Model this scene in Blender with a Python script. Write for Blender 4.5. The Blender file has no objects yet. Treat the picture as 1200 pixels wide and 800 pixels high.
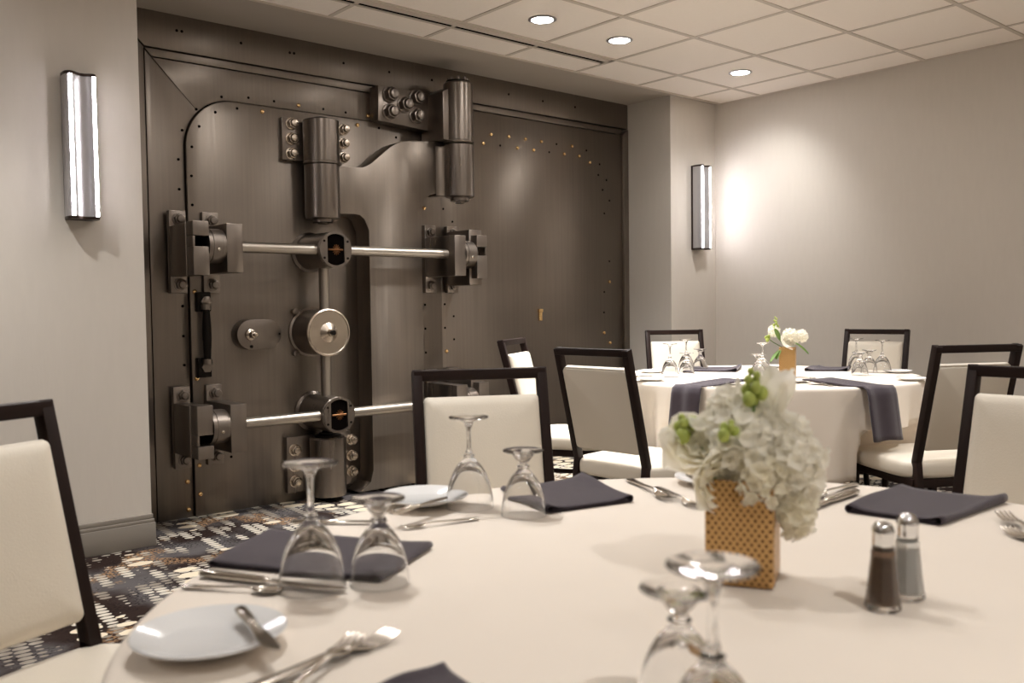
import bpy, bmesh, math, random
from mathutils import Vector, Matrix
random.seed(7)
PI = math.pi
col = bpy.context.scene.collection
# ------------------------------------------------------------------ camera (calibrated)
FPX, YAW, PITCH, ROLL = 1055.62, 0.711258, -0.040526, -0.013012
CAMZ = 1.11
cy, sy, cp, sp = math.cos(YAW), math.sin(YAW), math.cos(PITCH), math.sin(PITCH)
fwd = Vector((sy*cp, cy*cp, sp)); r0 = Vector((cy, -sy, 0)); u0 = r0.cross(fwd)
RT = math.cos(ROLL)*r0 + math.sin(ROLL)*u0
UP = -math.sin(ROLL)*r0 + math.cos(ROLL)*u0
CAM = Vector((0, 0, CAMZ))
def ray(px, py): return RT*((px-600)/FPX) - UP*((py-400)/FPX) + fwd
def atz(px, py, z):
    d = ray(px, py); return CAM + d*((z-CAMZ)/d.z)
def aty(px, py, y):
    d = ray(px, py); return CAM + d*(y/d.y)
def atx(px, py, x):
    d = ray(px, py); return CAM + d*(x/d.x)
cd = bpy.data.cameras.new('camera'); cam = bpy.data.objects.new('camera', cd); col.objects.link(cam)
cam.matrix_world = Matrix(((RT.x, UP.x, -fwd.x, 0), (RT.y, UP.y, -fwd.y, 0), (RT.z, UP.z, -fwd.z, CAMZ), (0, 0, 0, 1)))
cd.sensor_width = 36; cd.lens = FPX*36/1200; cd.clip_start = 0.02
cd.dof.use_dof = True; cd.dof.focus_distance = 4.4; cd.dof.aperture_fstop = 5.0
bpy.context.scene.camera = cam

# ------------------------------------------------------------------ materials
def S(c):  # srgb 0-255 -> linear
    return tuple(((v/255)/12.92 if v/255 <= .04045 else ((v/255+.055)/1.055)**2.4) for v in c)
def newmat(name):
    m = bpy.data.materials.new(name); m.use_nodes = True
    nt = m.node_tree; b = nt.nodes['Principled BSDF']; return m, nt, b
def nd(nt, t, **k):
    n = nt.nodes.new(t)
    for a, v in k.items(): setattr(n, a, v)
    return n
def simple(name, c, rough=.5, metal=0, bump=0, bscale=200, var=0, vscale=3, stretch=(1, 1, 1), coat=0, spec=.5, sheen=0):
    m, nt, b = newmat(name); L = nt.links.new
    c = S(c); b.inputs['Base Color'].default_value = (*c, 1); b.inputs['Roughness'].default_value = rough
    b.inputs['Metallic'].default_value = metal; b.inputs['Specular IOR Level'].default_value = spec
    if coat: b.inputs['Coat Weight'].default_value = coat
    if sheen: b.inputs['Sheen Weight'].default_value = sheen
    tc = nd(nt, 'ShaderNodeTexCoord'); mp = nd(nt, 'ShaderNodeMapping'); mp.inputs['Scale'].default_value = stretch
    L(tc.outputs['Object'], mp.inputs['Vector'])
    if var:
        n = nd(nt, 'ShaderNodeTexNoise'); n.inputs['Scale'].default_value = vscale; n.inputs['Detail'].default_value = 4
        L(mp.outputs[0], n.inputs['Vector'])
        mx = nd(nt, 'ShaderNodeMix', data_type='RGBA')
        mx.inputs['A'].default_value = (*[v*(1-var) for v in c], 1); mx.inputs['B'].default_value = (*[min(1, v*(1+var)) for v in c], 1)
        L(n.outputs['Fac'], mx.inputs['Factor']); L(mx.outputs['Result'], b.inputs['Base Color'])
    if bump:
        n = nd(nt, 'ShaderNodeTexNoise'); n.inputs['Scale'].default_value = bscale; n.inputs['Detail'].default_value = 3
        L(mp.outputs[0], n.inputs['Vector'])
        bp = nd(nt, 'ShaderNodeBump'); bp.inputs['Strength'].default_value = bump; bp.inputs['Distance'].default_value = .002
        L(n.outputs['Fac'], bp.inputs['Height']); L(bp.outputs[0], b.inputs['Normal'])
    return m
def steel_mat(name, c, rough, aniso=0, streak=True, var=.10, metal=.93):
    m, nt, b = newmat(name); L = nt.links.new; c = S(c)
    b.inputs['Metallic'].default_value = metal; b.inputs['Anisotropic'].default_value = aniso
    tc = nd(nt, 'ShaderNodeTexCoord'); mp = nd(nt, 'ShaderNodeMapping'); mp.inputs['Scale'].default_value = (60, 60, 1.2)
    L(tc.outputs['Object'], mp.inputs['Vector'])
    n = nd(nt, 'ShaderNodeTexNoise'); n.inputs['Scale'].default_value = 1.0; n.inputs['Detail'].default_value = 5; L(mp.outputs[0], n.inputs['Vector'])
    n2 = nd(nt, 'ShaderNodeTexNoise'); n2.inputs['Scale'].default_value = 2.2; n2.inputs['Detail'].default_value = 6; L(tc.outputs['Object'], n2.inputs['Vector'])
    ad = nd(nt, 'ShaderNodeMath', operation='ADD'); L(n.outputs['Fac'], ad.inputs[0]); L(n2.outputs['Fac'], ad.inputs[1])
    mr = nd(nt, 'ShaderNodeMapRange'); mr.inputs['From Min'].default_value = .7; mr.inputs['From Max'].default_value = 1.3
    L(ad.outputs[0], mr.inputs['Value'])
    mx = nd(nt, 'ShaderNodeMix', data_type='RGBA'); mx.inputs['A'].default_value = (*[v*(1-var) for v in c], 1); mx.inputs['B'].default_value = (*[v*(1+var) for v in c], 1)
    L(mr.outputs[0], mx.inputs['Factor']); L(mx.outputs['Result'], b.inputs['Base Color'])
    r = nd(nt, 'ShaderNodeMapRange'); r.inputs['To Min'].default_value = rough*.88; r.inputs['To Max'].default_value = rough*1.15
    L(mr.outputs[0], r.inputs['Value']); L(r.outputs[0], b.inputs['Roughness'])
    if aniso:
        t = nd(nt, 'ShaderNodeCombineXYZ'); t.inputs[2].default_value = 1; L(t.outputs[0], b.inputs['Tangent'])
    return m
M = {}
M['wall'] = simple('greige_wall_paint', (206, 199, 190), .75, bump=.15, bscale=90, var=.03, vscale=40, stretch=(1, 1, .2))
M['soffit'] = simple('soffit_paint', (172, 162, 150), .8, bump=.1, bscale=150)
M['base'] = simple('baseboard_paint', (134, 127, 118), .55, bump=.05)
M['tile'] = simple('ceiling_tile', (247, 238, 228), .9, bump=.3, bscale=300, var=.02, vscale=50)
M['tbar'] = simple('ceiling_grid_paint', (206, 195, 183), .5, spec=.3)
M['dark'] = simple('black_void', (12, 9, 8), 1, spec=0)
M['steel'] = steel_mat('brushed_vault_steel', (130, 121, 112), .36, .5, var=.10)
M['steel2'] = steel_mat('machined_steel', (132, 123, 115), .30, .45, var=.05)
M['rod'] = simple('bright_steel_rod', (180, 172, 162), .36, metal=1)
M['hub'] = simple('polished_hub_steel', (194, 182, 168), .26, metal=1)
M['black_iron'] = simple('black_iron', (30, 26, 23), .4, metal=.8, bump=.3, bscale=60)
M['brass'] = simple('brass', (255, 208, 150), .24, metal=1, var=.15, vscale=60)
M['old_brass'] = simple('dull_brass', (120, 84, 56), .45, metal=1)
M['wood'] = simple('espresso_wood', (30, 15, 10), .5, var=.35, vscale=14, stretch=(1, 1, .25), bump=.1, bscale=60, spec=.25)
M['vinyl'] = simple('cream_vinyl', (222, 213, 198), .5, bump=.25, bscale=260, var=.03, vscale=6)
M['cloth'] = simple('ivory_tablecloth', (238, 227, 214), .8, bump=.2, bscale=700, var=.02, vscale=8, sheen=.1)
M['napkin'] = simple('dark_aubergine_cloth', (58, 48, 57), .85, bump=.5, bscale=900, var=.12, vscale=40, sheen=.25)
M['china'] = simple('white_china', (232, 232, 232), .12, coat=.3)
M['silver'] = simple('stainless_cutlery', (205, 198, 188), .16, metal=1, var=.05, vscale=30)
M['chrome'] = simple('chrome', (225, 225, 225), .08, metal=1)
M['bronze'] = simple('dark_bronze_metal', (58, 47, 42), .35, metal=.9)
M['sconce'] = simple('satin_grey_metal', (178, 176, 178), .35, metal=.6)
M['petal'] = simple('white_petal', (255, 251, 241), .6, var=.03, vscale=30)
M['petal2'] = simple('cream_petal', (255, 249, 231), .6, var=.04, vscale=30)
M['green'] = simple('leaf_green', (92, 122, 44), .5, var=.35, vscale=25)
M['bud'] = simple('pale_green_bud', (172, 186, 92), .55, var=.25, vscale=40)
M['foam'] = simple('dark_soil_foam', (40, 52, 28), .9)
for k in ('petal', 'petal2'):
    nt = M[k].node_tree; b = nt.nodes['Principled BSDF']; tr = nt.nodes.new('ShaderNodeBsdfTranslucent'); mxs = nt.nodes.new('ShaderNodeMixShader')
    tr.inputs[0].default_value = (1, .98, .94, 1); mxs.inputs[0].default_value = .5
    nt.links.new(b.outputs[0], mxs.inputs[1]); nt.links.new(tr.outputs[0], mxs.inputs[2]); nt.links.new(mxs.outputs[0], nt.nodes['Material Output'].inputs[0])
M['salt'] = simple('salt_grains', (250, 247, 240), .9, bump=.8, bscale=900)
M['pepper'] = simple('pepper_grains', (128, 104, 84), .9, bump=1, bscale=900, var=.6, vscale=600)
def glass(name, c=(1, 1, 1), rough=0):
    m, nt, b = newmat(name); b.inputs['Base Color'].default_value = (*c, 1); b.inputs['Transmission Weight'].default_value = 1
    b.inputs['Roughness'].default_value = rough; b.inputs['IOR'].default_value = 1.5; return m
M['glass'] = glass('clear_glass')
def emis(name, c, s):
    m, nt, b = newmat(name); b.inputs['Base Color'].default_value = (.8, .8, .8, 1)
    b.inputs['Emission Color'].default_value = (*c, 1); b.inputs['Emission Strength'].default_value = s; return m
M['led'] = emis('led_diffuser', (1, .95, 1.0), 22)
M['lens'] = emis('downlight_lens', (1, .96, .92), 60)
# gold vase: diagonal lattice of dark dimples
def vase_mat():
    m, nt, b = newmat('gold_lattice_ceramic'); L = nt.links.new
    uv = nd(nt, 'ShaderNodeUVMap'); sx = nd(nt, 'ShaderNodeSeparateXYZ'); L(uv.outputs[0], sx.inputs[0])
    def math_(op, a, b_=None, c_=None):
        n = nd(nt, 'ShaderNodeMath', operation=op)
        for i, v in enumerate((a, b_, c_)):
            if v is None: continue
            if isinstance(v, (int, float)): n.inputs[i].default_value = v
            else: L(v, n.inputs[i])
        return n.outputs[0]
    u = math_('MULTIPLY', sx.outputs[0], 72.); v = math_('MULTIPLY', sx.outputs[1], 44.)
    a = math_('ADD', u, v); c = math_('SUBTRACT', u, v)
    fa = math_('SUBTRACT', math_('FRACT', math_('MULTIPLY', a, .5)), .5); fc = math_('SUBTRACT', math_('FRACT', math_('MULTIPLY', c, .5)), .5)
    d = math_('SQRT', math_('ADD', math_('MULTIPLY', fa, fa), math_('MULTIPLY', fc, fc)))
    mr = nd(nt, 'ShaderNodeMapRange', interpolation_type='SMOOTHSTEP'); mr.inputs['From Min'].default_value = .17; mr.inputs['From Max'].default_value = .33; L(d, mr.inputs['Value'])
    mx = nd(nt, 'ShaderNodeMix', data_type='RGBA'); mx.inputs['A'].default_value = (*S((104, 66, 30)), 1); mx.inputs['B'].default_value = (*S((204, 162, 104)), 1)
    L(mr.outputs[0], mx.inputs['Factor']); L(mx.outputs['Result'], b.inputs['Base Color'])
    bp = nd(nt, 'ShaderNodeBump'); bp.inputs['Strength'].default_value = .9; bp.inputs['Distance'].default_value = .002
    L(mr.outputs[0], bp.inputs['Height']); L(bp.outputs[0], b.inputs['Normal'])
    b.inputs['Metallic'].default_value = .45; b.inputs['Roughness'].default_value = .35
    return m
M['gold'] = vase_mat()
def carpet_mat():
    m, nt, b = newmat('patterned_carpet'); L = nt.links.new
    tc = nd(nt, 'ShaderNodeTexCoord'); b.inputs['Roughness'].default_value = .95; b.inputs['Specular IOR Level'].default_value = .1
    mp = nd(nt, 'ShaderNodeMapping'); mp.inputs['Rotation'].default_value = (0, 0, .06); L(tc.outputs['Object'], mp.inputs['Vector'])
    def noise(scale, det=3, vec=None, rough=.5):
        n = nd(nt, 'ShaderNodeTexNoise'); n.inputs['Scale'].default_value = scale; n.inputs['Detail'].default_value = det; n.inputs['Roughness'].default_value = rough
        L(vec or mp.outputs[0], n.inputs['Vector']); return n
    def rng(v, a, c):
        r = nd(nt, 'ShaderNodeMapRange', interpolation_type='SMOOTHSTEP'); r.inputs['From Min'].default_value = a; r.inputs['From Max'].default_value = c
        L(v, r.inputs['Value']); return r.outputs[0]
    def mix(f, a, c):
        x = nd(nt, 'ShaderNodeMix', data_type='RGBA')
        if isinstance(f, float): x.inputs['Factor'].default_value = f
        else: L(f, x.inputs['Factor'])
        for s, v in (('A', a), ('B', c)):
            if isinstance(v, tuple): x.inputs[s].default_value = (*S(v), 1)
            else: L(v, x.inputs[s])
        return x.outputs['Result']
    def mul(a, c):
        x = nd(nt, 'ShaderNodeMath', operation='MULTIPLY'); L(a, x.inputs[0]); L(c, x.inputs[1]); return x.outputs[0]
    base = mix(rng(noise(2.2).outputs['Fac'], .42, .58), (46, 34, 30), (92, 88, 88))
    base = mix(mul(rng(noise(3.1, 2).outputs['Fac'], .56, .62), rng(noise(70, 2).outputs['Fac'], .45, .55)), base, (160, 126, 94))
    base = mix(mul(rng(noise(90, 3).outputs['Fac'], .5, .62), rng(noise(5, 2).outputs['Fac'], .4, .6)), base, (24, 18, 18))
    sxyz = nd(nt, 'ShaderNodeSeparateXYZ'); L(mp.outputs[0], sxyz.inputs[0])
    def op(o_, a, c=None):
        x = nd(nt, 'ShaderNodeMath', operation=o_)
        for i, v in enumerate((a, c)):
            if v is None: continue
            if isinstance(v, (int, float)): x.inputs[i].default_value = v
            else: L(v, x.inputs[i])
        return x.outputs[0]
    def dots(cx, cy_, lo, hi, seed, rmax, run):
        u = op('MULTIPLY', sxyz.outputs[0], 1/cx); colm = op('FLOOR', u)
        v = op('ADD', op('MULTIPLY', sxyz.outputs[1], 1/cy_), op('MULTIPLY', colm, .37)); row = op('FLOOR', v)
        cb = nd(nt, 'ShaderNodeCombineXYZ'); L(op('MULTIPLY', colm, 3.71), cb.inputs[0]); L(op('ADD', op('MULTIPLY', row, run), seed), cb.inputs[1])
        n = noise(1.0, 1, cb.outputs[0])
        rr = nd(nt, 'ShaderNodeMapRange'); rr.inputs['From Min'].default_value = lo; rr.inputs['From Max'].default_value = hi; rr.inputs['To Min'].default_value = 0; rr.inputs['To Max'].default_value = rmax
        L(n.outputs['Fac'], rr.inputs['Value'])
        wob = op('MULTIPLY', op('SUBTRACT', noise(60, 2).outputs['Fac'], .5), .16)
        fu = op('SUBTRACT', op('SUBTRACT', u, colm), .5); fv = op('MULTIPLY', op('SUBTRACT', op('SUBTRACT', v, row), .5), 1.22)
        d = op('ADD', op('SQRT', op('ADD', op('MULTIPLY', fu, fu), op('MULTIPLY', fv, fv))), wob)
        return op('LESS_THAN', d, rr.outputs[0])
    tone = mix(rng(noise(2.7, 2).outputs['Fac'], .42, .58), (208, 200, 186), (140, 131, 120))
    base = mix(dots(.050, .036, .46, .57, 3.1, .50, .16), base, tone)
    base = mix(dots(.125, .092, .57, .63, 19.7, .49, .16), base, (224, 210, 186))
    L(base, b.inputs['Base Color'])
    bp = nd(nt, 'ShaderNodeBump'); bp.inputs['Strength'].default_value = .5; bp.inputs['Distance'].default_value = .004
    L(noise(400, 2).outputs['Fac'], bp.inputs['Height']); L(bp.outputs[0], b.inputs['Normal'])
    return m
M['carpet'] = carpet_mat()

# ------------------------------------------------------------------ mesh helpers
class MB:
    def __init__(s): s.bm = bmesh.new()
    def box(s, x0, x1, y0, y1, z0, z1, mat=None):
        vs = [s.bm.verts.new((x, y, z)) for x in (x0, x1) for y in (y0, y1) for z in (z0, z1)]
        if mat is not None:
            for v in vs: v.co = mat @ v.co
        for f in ((0, 1, 3, 2), (4, 6, 7, 5), (0, 4, 5, 1), (2, 3, 7, 6), (0, 2, 6, 4), (1, 5, 7, 3)): s.bm.faces.new([vs[i] for i in f])
        return s
    def bar(s, p0, p1, w, t, up=(0, 0, 1)):   # rectangular bar between two points; w across, t along up
        p0, p1 = Vector(p0), Vector(p1); d = (p1-p0).normalized(); u = Vector(up); a = d.cross(u).normalized(); u = a.cross(d).normalized()
        vs = []
        for p in (p0, p1):
            for i, j in ((-1, -1), (1, -1), (1, 1), (-1, 1)): vs.append(s.bm.verts.new(p + a*(i*w/2) + u*(j*t/2)))
        for f in ((3, 2, 1, 0), (4, 5, 6, 7), (0, 1, 5, 4), (1, 2, 6, 5), (2, 3, 7, 6), (3, 0, 4, 7)): s.bm.faces.new([vs[i] for i in f])
        return s
    def rings(s, rings, cap=(True, True), closed=True):
        R = [[s.bm.verts.new(p) for p in r] for r in rings]; n = len(R[0])
        for a, b in zip(R, R[1:]):
            for i in range(n if closed else n-1): s.bm.faces.new((a[i], a[(i+1) % n], b[(i+1) % n], b[i]))
        if cap[0]: s.bm.faces.new(R[0][::-1])
        if cap[1]: s.bm.faces.new(R[-1])
        return s
    def lathe(s, prof, c=(0, 0, 0), axis='z', n=32, cap=(True, True)):  # prof: [(r, h)]
        c = Vector(c); out = []
        for r, h in prof:
            ring = []
            for i in range(n):
                a = 2*PI*i/n; x, y = max(r, 1e-5)*math.cos(a), max(r, 1e-5)*math.sin(a)
                v = {'z': (x, y, h), 'y': (x, h, -y), 'x': (h, x, y), '-y': (x, -h, y)}[axis]
                ring.append(c + Vector(v))
            out.append(ring)
        return s.rings(out, cap)
    def cyl(s, p0, p1, r0, r1=None, n=20, cap=(True, True)):
        p0, p1 = Vector(p0), Vector(p1); r1 = r0 if r1 is None else r1
        d = (p1-p0).normalized(); a = d.orthogonal().normalized(); b = d.cross(a)
        return s.rings([[p + (a*math.cos(2*PI*i/n) + b*math.sin(2*PI*i/n))*r for i in range(n)] for p, r in ((p0, r0), (p1, r1))], cap)
    def tube(s, pts, rad, n=8, cap=(True, True)):
        pts = [Vector(p) for p in pts]; out = []; a = None
        for i, p in enumerate(pts):
            d = (pts[min(i+1, len(pts)-1)] - pts[max(i-1, 0)]).normalized()
            a = d.orthogonal().normalized() if a is None else (a - d*a.dot(d)).normalized()
            b = d.cross(a); r = rad[i] if isinstance(rad, (list, tuple)) else rad
            out.append([p + (a*math.cos(2*PI*k/n) + b*math.sin(2*PI*k/n))*r for k in range(n)])
        return s.rings(out, cap)
    def prism(s, poly, y0, y1):   # poly in (x, z), extruded along y
        return s.rings([[(x, y0, z) for x, z in poly], [(x, y1, z) for x, z in poly]])
    def sphere(s, c, r, sc=(1, 1, 1), n=10):
        bmesh.ops.create_uvsphere(s.bm, u_segments=n+4, v_segments=n, radius=r, matrix=Matrix.Translation(c) @ Matrix.Diagonal((*sc, 1))); return s
    def xf(s, m):
        for v in s.bm.verts: v.co = m @ v.co
        return s
    def mesh(s, name, m, bevel=0, smooth=True, seg=2, ang=35, fix=True):
        if fix: bmesh.ops.recalc_face_normals(s.bm, faces=s.bm.faces)
        if bevel:
            ed = [e for e in s.bm.edges if len(e.link_faces) == 2 and e.calc_face_angle(0) > .7]
            bmesh.ops.bevel(s.bm, geom=ed, offset=bevel, segments=seg, profile=.5, affect='EDGES')
        me = bpy.data.meshes.new(name); s.bm.to_mesh(me); s.bm.free()
        if isinstance(m, (list, tuple)):
            for q in m: me.materials.append(q)
        else: me.materials.append(m)
        if smooth:
            me.polygons.foreach_set('use_smooth', [True]*len(me.polygons))
            try: me.set_sharp_from_angle(angle=math.radians(ang))
            except Exception: pass
        return me
    def build(s, name, m, parent=None, **k):
        o = bpy.data.objects.new(name, s.mesh(name, m, **k)); col.objects.link(o)
        if parent is not None: o.parent = parent
        return o
def tag(o, label=None, cat=None, group=None, kind=None):
    for a, v in (('label', label), ('category', cat), ('group', group), ('kind', kind)):
        if v: o[a] = v
    return o
def empty(name, loc, label, cat, group=None, rz=0):
    o = bpy.data.objects.new(name, None); o.empty_display_size = .05; col.objects.link(o); o.location = loc; o.rotation_euler = (0, 0, rz)
    return tag(o, label, cat, group)
def struct(name, mb, m, **k): return tag(mb.build(name, m, **k), kind='structure')
def kids(o): return [c for c in bpy.data.objects if c.parent == o]
def copy_tree(o, parent=None):
    c = o.copy(); col.objects.link(c); c.parent = parent
    for ch in kids(o): copy_tree(ch, c)
    return c
def place(proto, loc, rz, label, group=None, first=[], tilt=None):
    o = proto if proto.name not in first else copy_tree(proto)
    first.append(proto.name)
    o.location = loc; o.rotation_euler = (0, 0, rz) if tilt is None else tilt
    for k in ('group',):
        if k in o: del o[k]
    tag(o, label=label, group=group); return o
def rebase(o, children=True): pass

# ------------------------------------------------------------------ room shell
H = 2.641; YF = 4.31; YV = 4.745; XR = 5.83; XL = -6.0; YB = -3.4
struct('floor', MB().box(XL, XR, YB, YV+.1, -.05, 0), M['carpet'], smooth=False)
struct('wall_front_left', MB().box(XL, 1.455, YF, YV+.1, 0, H), M['wall'], smooth=False)
struct('wall_front_right', MB().box(5.286, XR, YF, YV+.1, 0, H), M['wall'], smooth=False)
struct('wall_right', MB().box(XR, XR+.1, YB, YV+.1, 0, H), M['wall'], smooth=False)
struct('wall_left', MB().box(XL-.1, XL, YB, YV+.1, 0, H), M['wall'], smooth=False)
struct('wall_back', MB().box(XL, XR, YB-.1, YB, 0, H), M['wall'], smooth=False)
struct('wall_vault_backing', MB().box(1.455, 5.286, YV+.06, YV+.1, 0, H), M['dark'], smooth=False)
struct('ceiling', MB().box(XL, XR, YB, 4.262, H, H+.08), M['tile'], smooth=False)
struct('trim_soffit', MB().box(XL, XR, 4.262, YV+.1, H-.001, H+.08), M['soffit'], smooth=False)
g = MB(); T = .61; gx, gy = 4.258, 3.29
for i in range(-12, 4):
    x = gx+i*T
    if XL < x < XR: g.box(x-.012, x+.012, YB, 4.262, H-.004, H+.002)
for i in range(-11, 2):
    y = gy+i*T; g.box(XL, XR, y-.012, y+.012, H-.0045, H+.002)
g.box(XL, XR, 4.25, 4.27, H-.006, H+.002)
g.box(XR-.015, XR, YB, 4.262, H-.004, H+.002)
struct('trim_ceiling_grid', g, M['tbar'], smooth=False)
# baseboards
def baseboard(name, x0, x1, y0, y1):
    b = MB(); b.box(x0, x1, y0, y1, 0, .112); b.box(x0+.004 if x0 > 0 else x0, x1-.004, y0+.004, y1, .112, .128); b.box(x0, x1-.008, y0+.010, y1, .128, .15)
    struct(name, b, M['base'], bevel=.003)
baseboard('baseboard_front_left', XL, 1.467, YF-.022, YV)
baseboard('baseboard_front_right', 5.275, XR, YF-.022, YF+.001)
b = MB(); b.box(XR-.022, XR+.001, YB, YF-.02, 0, .112); b.box(XR-.012, XR+.001, YB, YF-.02, .112, .15)
struct('baseboard_right', b, M['base'], bevel=.003)
# linear slot diffuser
o = empty('linear_air_diffuser', (1.5, 3.98, H), 'long narrow slot air diffuser in the ceiling near the vault', 'air diffuser')
b = MB(); b.box(-1.5, 2.745, -.072, -.02, -.008, .001); b.box(-1.5, 2.745, .015, .032, -.008, .001); b.box(2.72, 2.745, -.072, .032, -.008, .001)
b.build('frame', M['tbar'], o, smooth=False)
MB().box(-1.5, 2.72, -.02, .015, -.003, .001).build('slot', M['dark'], o, smooth=False)

# ------------------------------------------------------------------ downlights
def downlight(x, y, label, power, ang=104, aim=None, seen=True):
    o = empty('recessed_downlight', (x, y, H), label, 'ceiling light', 'recessed ceiling downlights' if seen else 'downlights outside the photo')
    MB().lathe([(.058, .0), (.075, .0), (.077, -.004), (.060, -.007), (.058, -.003)], n=40, cap=(False, False)).build('trim_ring', M['sconce'], o)
    MB().lathe([(.0001, -.004), (.058, -.004)], n=40, cap=(False, False)).build('lens', M['lens'], o, fix=False)
    ld = bpy.data.lights.new('lamp', 'SPOT'); ld.energy = power; ld.color = (1, .985, .962); ld.shadow_soft_size = .045; ld.spot_size = math.radians(ang); ld.spot_blend = 1
    lo = bpy.data.objects.new('lamp', ld); col.objects.link(lo); lo.parent = o; lo.location = (0, 0, -.02)
    if aim is not None:
        d = Vector(aim) - Vector((x, y, H)); lo.rotation_euler = d.to_track_quat('-Z', 'Y').to_euler()
    return o
PW = 66
downlight(3.343, 3.595, 'round recessed downlight nearest the top of the photo, left of the other two', PW*1.9)
downlight(3.953, 3.595, 'round recessed downlight in the middle of the three in view', PW*1.9)
downlight(5.14, 3.595, 'round recessed downlight closest to the right wall corner', PW*.42, 100, (5.83, 3.95, 1.25))
downlight(.45, 3.55, 'unseen recessed downlight, in a set of inferred and added fill lamps', PW*1.1, 112, seen=False)
for x, y, k in ((2.124, 3.595, .35), (1.2, 2.0, .4), (.85, 1.72, .38), (2.733, 1.15, .7), (4.563, 1.15, .9), (3.65, 2.4, .6), (-1.5, .5, 1.3), (.75, -.55, .7), (4., -.9, 1.3), (-1.6, -2.7, 1.6), (.4, -2.7, 1.6), (2.4, -2.7, 1.6), (4.4, -2.7, 1.6), (2.9, 2.9, .6)):  # a few inferred from shadows and reflections; behind-camera and back-wall ones are added fill
    downlight(x, y, 'unseen recessed downlight, in a set of inferred and added fill lamps', PW*k, seen=False)

# ------------------------------------------------------------------ sconces
def sconce(x, label):
    o = empty('wall_sconce', (x, YF, 1.51), label, 'wall light')
    h = .635
    MB().box(-.06, .06, -.022, 0, .0, h).build('back_plate', M['bronze'], o, bevel=.002)
    prof = [(.82*a, 1.08*b_) for a, b_ in [(-.078, -.02), (-.080, -.055), (-.076, -.078), (-.062, -.092), (-.050, -.094), (-.036, -.090), (-.018, -.078), (.0, -.070), (.02, -.070), (.036, -.078), (.05, -.086), (.062, -.088), (.074, -.080), (.078, -.06), (.078, -.02)]]
    MB().rings([[(px, py, .012) for px, py in prof], [(px, py, h-.012) for px, py in prof]]).build('curved_shade', M['sconce'], o, ang=50)
    capp = [(px*1.02, py*1.02-.001) for px, py in prof]
    MB().rings([[(px, py, 0) for px, py in capp], [(px, py, .012) for px, py in capp]]).build('end_cap', M['bronze'], o)
    MB().rings([[(px, py, h-.012) for px, py in capp], [(px, py, h) for px, py in capp]]).build('end_cap', M['bronze'], o)
    for a in (-.046, .052):
        yy = -.098 if a < 0 else -.092
        MB().rings([[(a+.0075*math.cos(t), yy+.0065*math.sin(t), z) for t in [i*2*PI/12 for i in range(12)]] for z in (.013, h-.013)]).build('light_strip', M['led'], o)
    return o
sconce(1.178, 'tall metal wall sconce with two glowing strips, left of the vault')
sconce(5.585, 'slim wall sconce on the far pier beside the bright right wall')

# ------------------------------------------------------------------ VAULT
def D(px, py, d=0.0): return aty(px, py, YV-d)
def bolt(parent, x, z, d, r=.026, hgt=.03, mat=None, washer=True):
    b = MB()
    y = YV-d
    if washer: b.cyl((x, y, z), (x, y-.006, z), r*1.15, n=20)
    b.cyl((x, y-.004, z), (x, y-hgt*.75, z), r*.98, n=6)
    b.cyl((x, y-hgt*.7, z), (x, y-hgt, z), r*.78, r*.6, n=20)
    return b.build('bolt', mat or M['steel2'], parent, bevel=.0015)
def rivet(parent, px, py, d=0., r=.0125):
    p = D(px, py, d)
    return tag(MB().lathe([(r, 0), (r, -.004), (r*.8, -.009), (r*.4, -.0115), (0, -.012)], (p.x, YV-d, p.z), 'y', 12).build('rivet', M['brass'], parent), 'domed brass rivet')
def hole(parent, px, py, d=0.):
    p = D(px, py, d)
    return tag(MB().lathe([(.0075, 0), (.0075, -.0022), (.0035, -.0028), (0, -.001)], (p.x, YV-d, p.z), 'y', 10).build('screw', M['dark'], parent), 'small dark screw')
X0, X1 = 1.457, 5.285
VF = empty('vault_frame', (3.37, YV, 0), 'huge brushed steel vault frame with brass rivets, set into the wall recess', 'vault')
vfi = Matrix.Translation(-Vector((3.37, YV, 0)))
def part(mb, name, m, parent, inv=None, **k):
    o = mb.build(name, m, parent, **k); o.matrix_parent_inverse = Matrix.Identity(4); return o
class Z_:  # children are built in world coordinates, so shift the mesh into the parent's frame
    pass
HZ = 2.455; IZ = 2.405
fr = MB().prism([(X0, H), (X0, HZ+.17), (1.63, HZ), (5.285, HZ), (5.285, H)], YV-.016, YV+.05)
VP = [fr.build('header', M['steel'], None, bevel=.0015)]
VP.append(MB().prism([(X0, 0), (1.6255, 0), (1.6255, HZ-.004), (X0, HZ+.164)], YV-.010, YV+.05).build('side_stile', M['steel'], None, bevel=.0015))
VP.append(MB().prism([(5.228, 0), (X1, 0), (X1, HZ-.006), (5.228, IZ)], YV-.022, YV+.05).build('side_stile', M['steel'], None, bevel=.0015))
VP.append(MB().prism([(1.633, HZ-.006), (1.668, IZ+.006), (5.222, IZ+.006), (5.228, HZ-.006)], YV-.004, YV+.05).build('inner_strip', M['steel'], None, bevel=.001))
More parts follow.
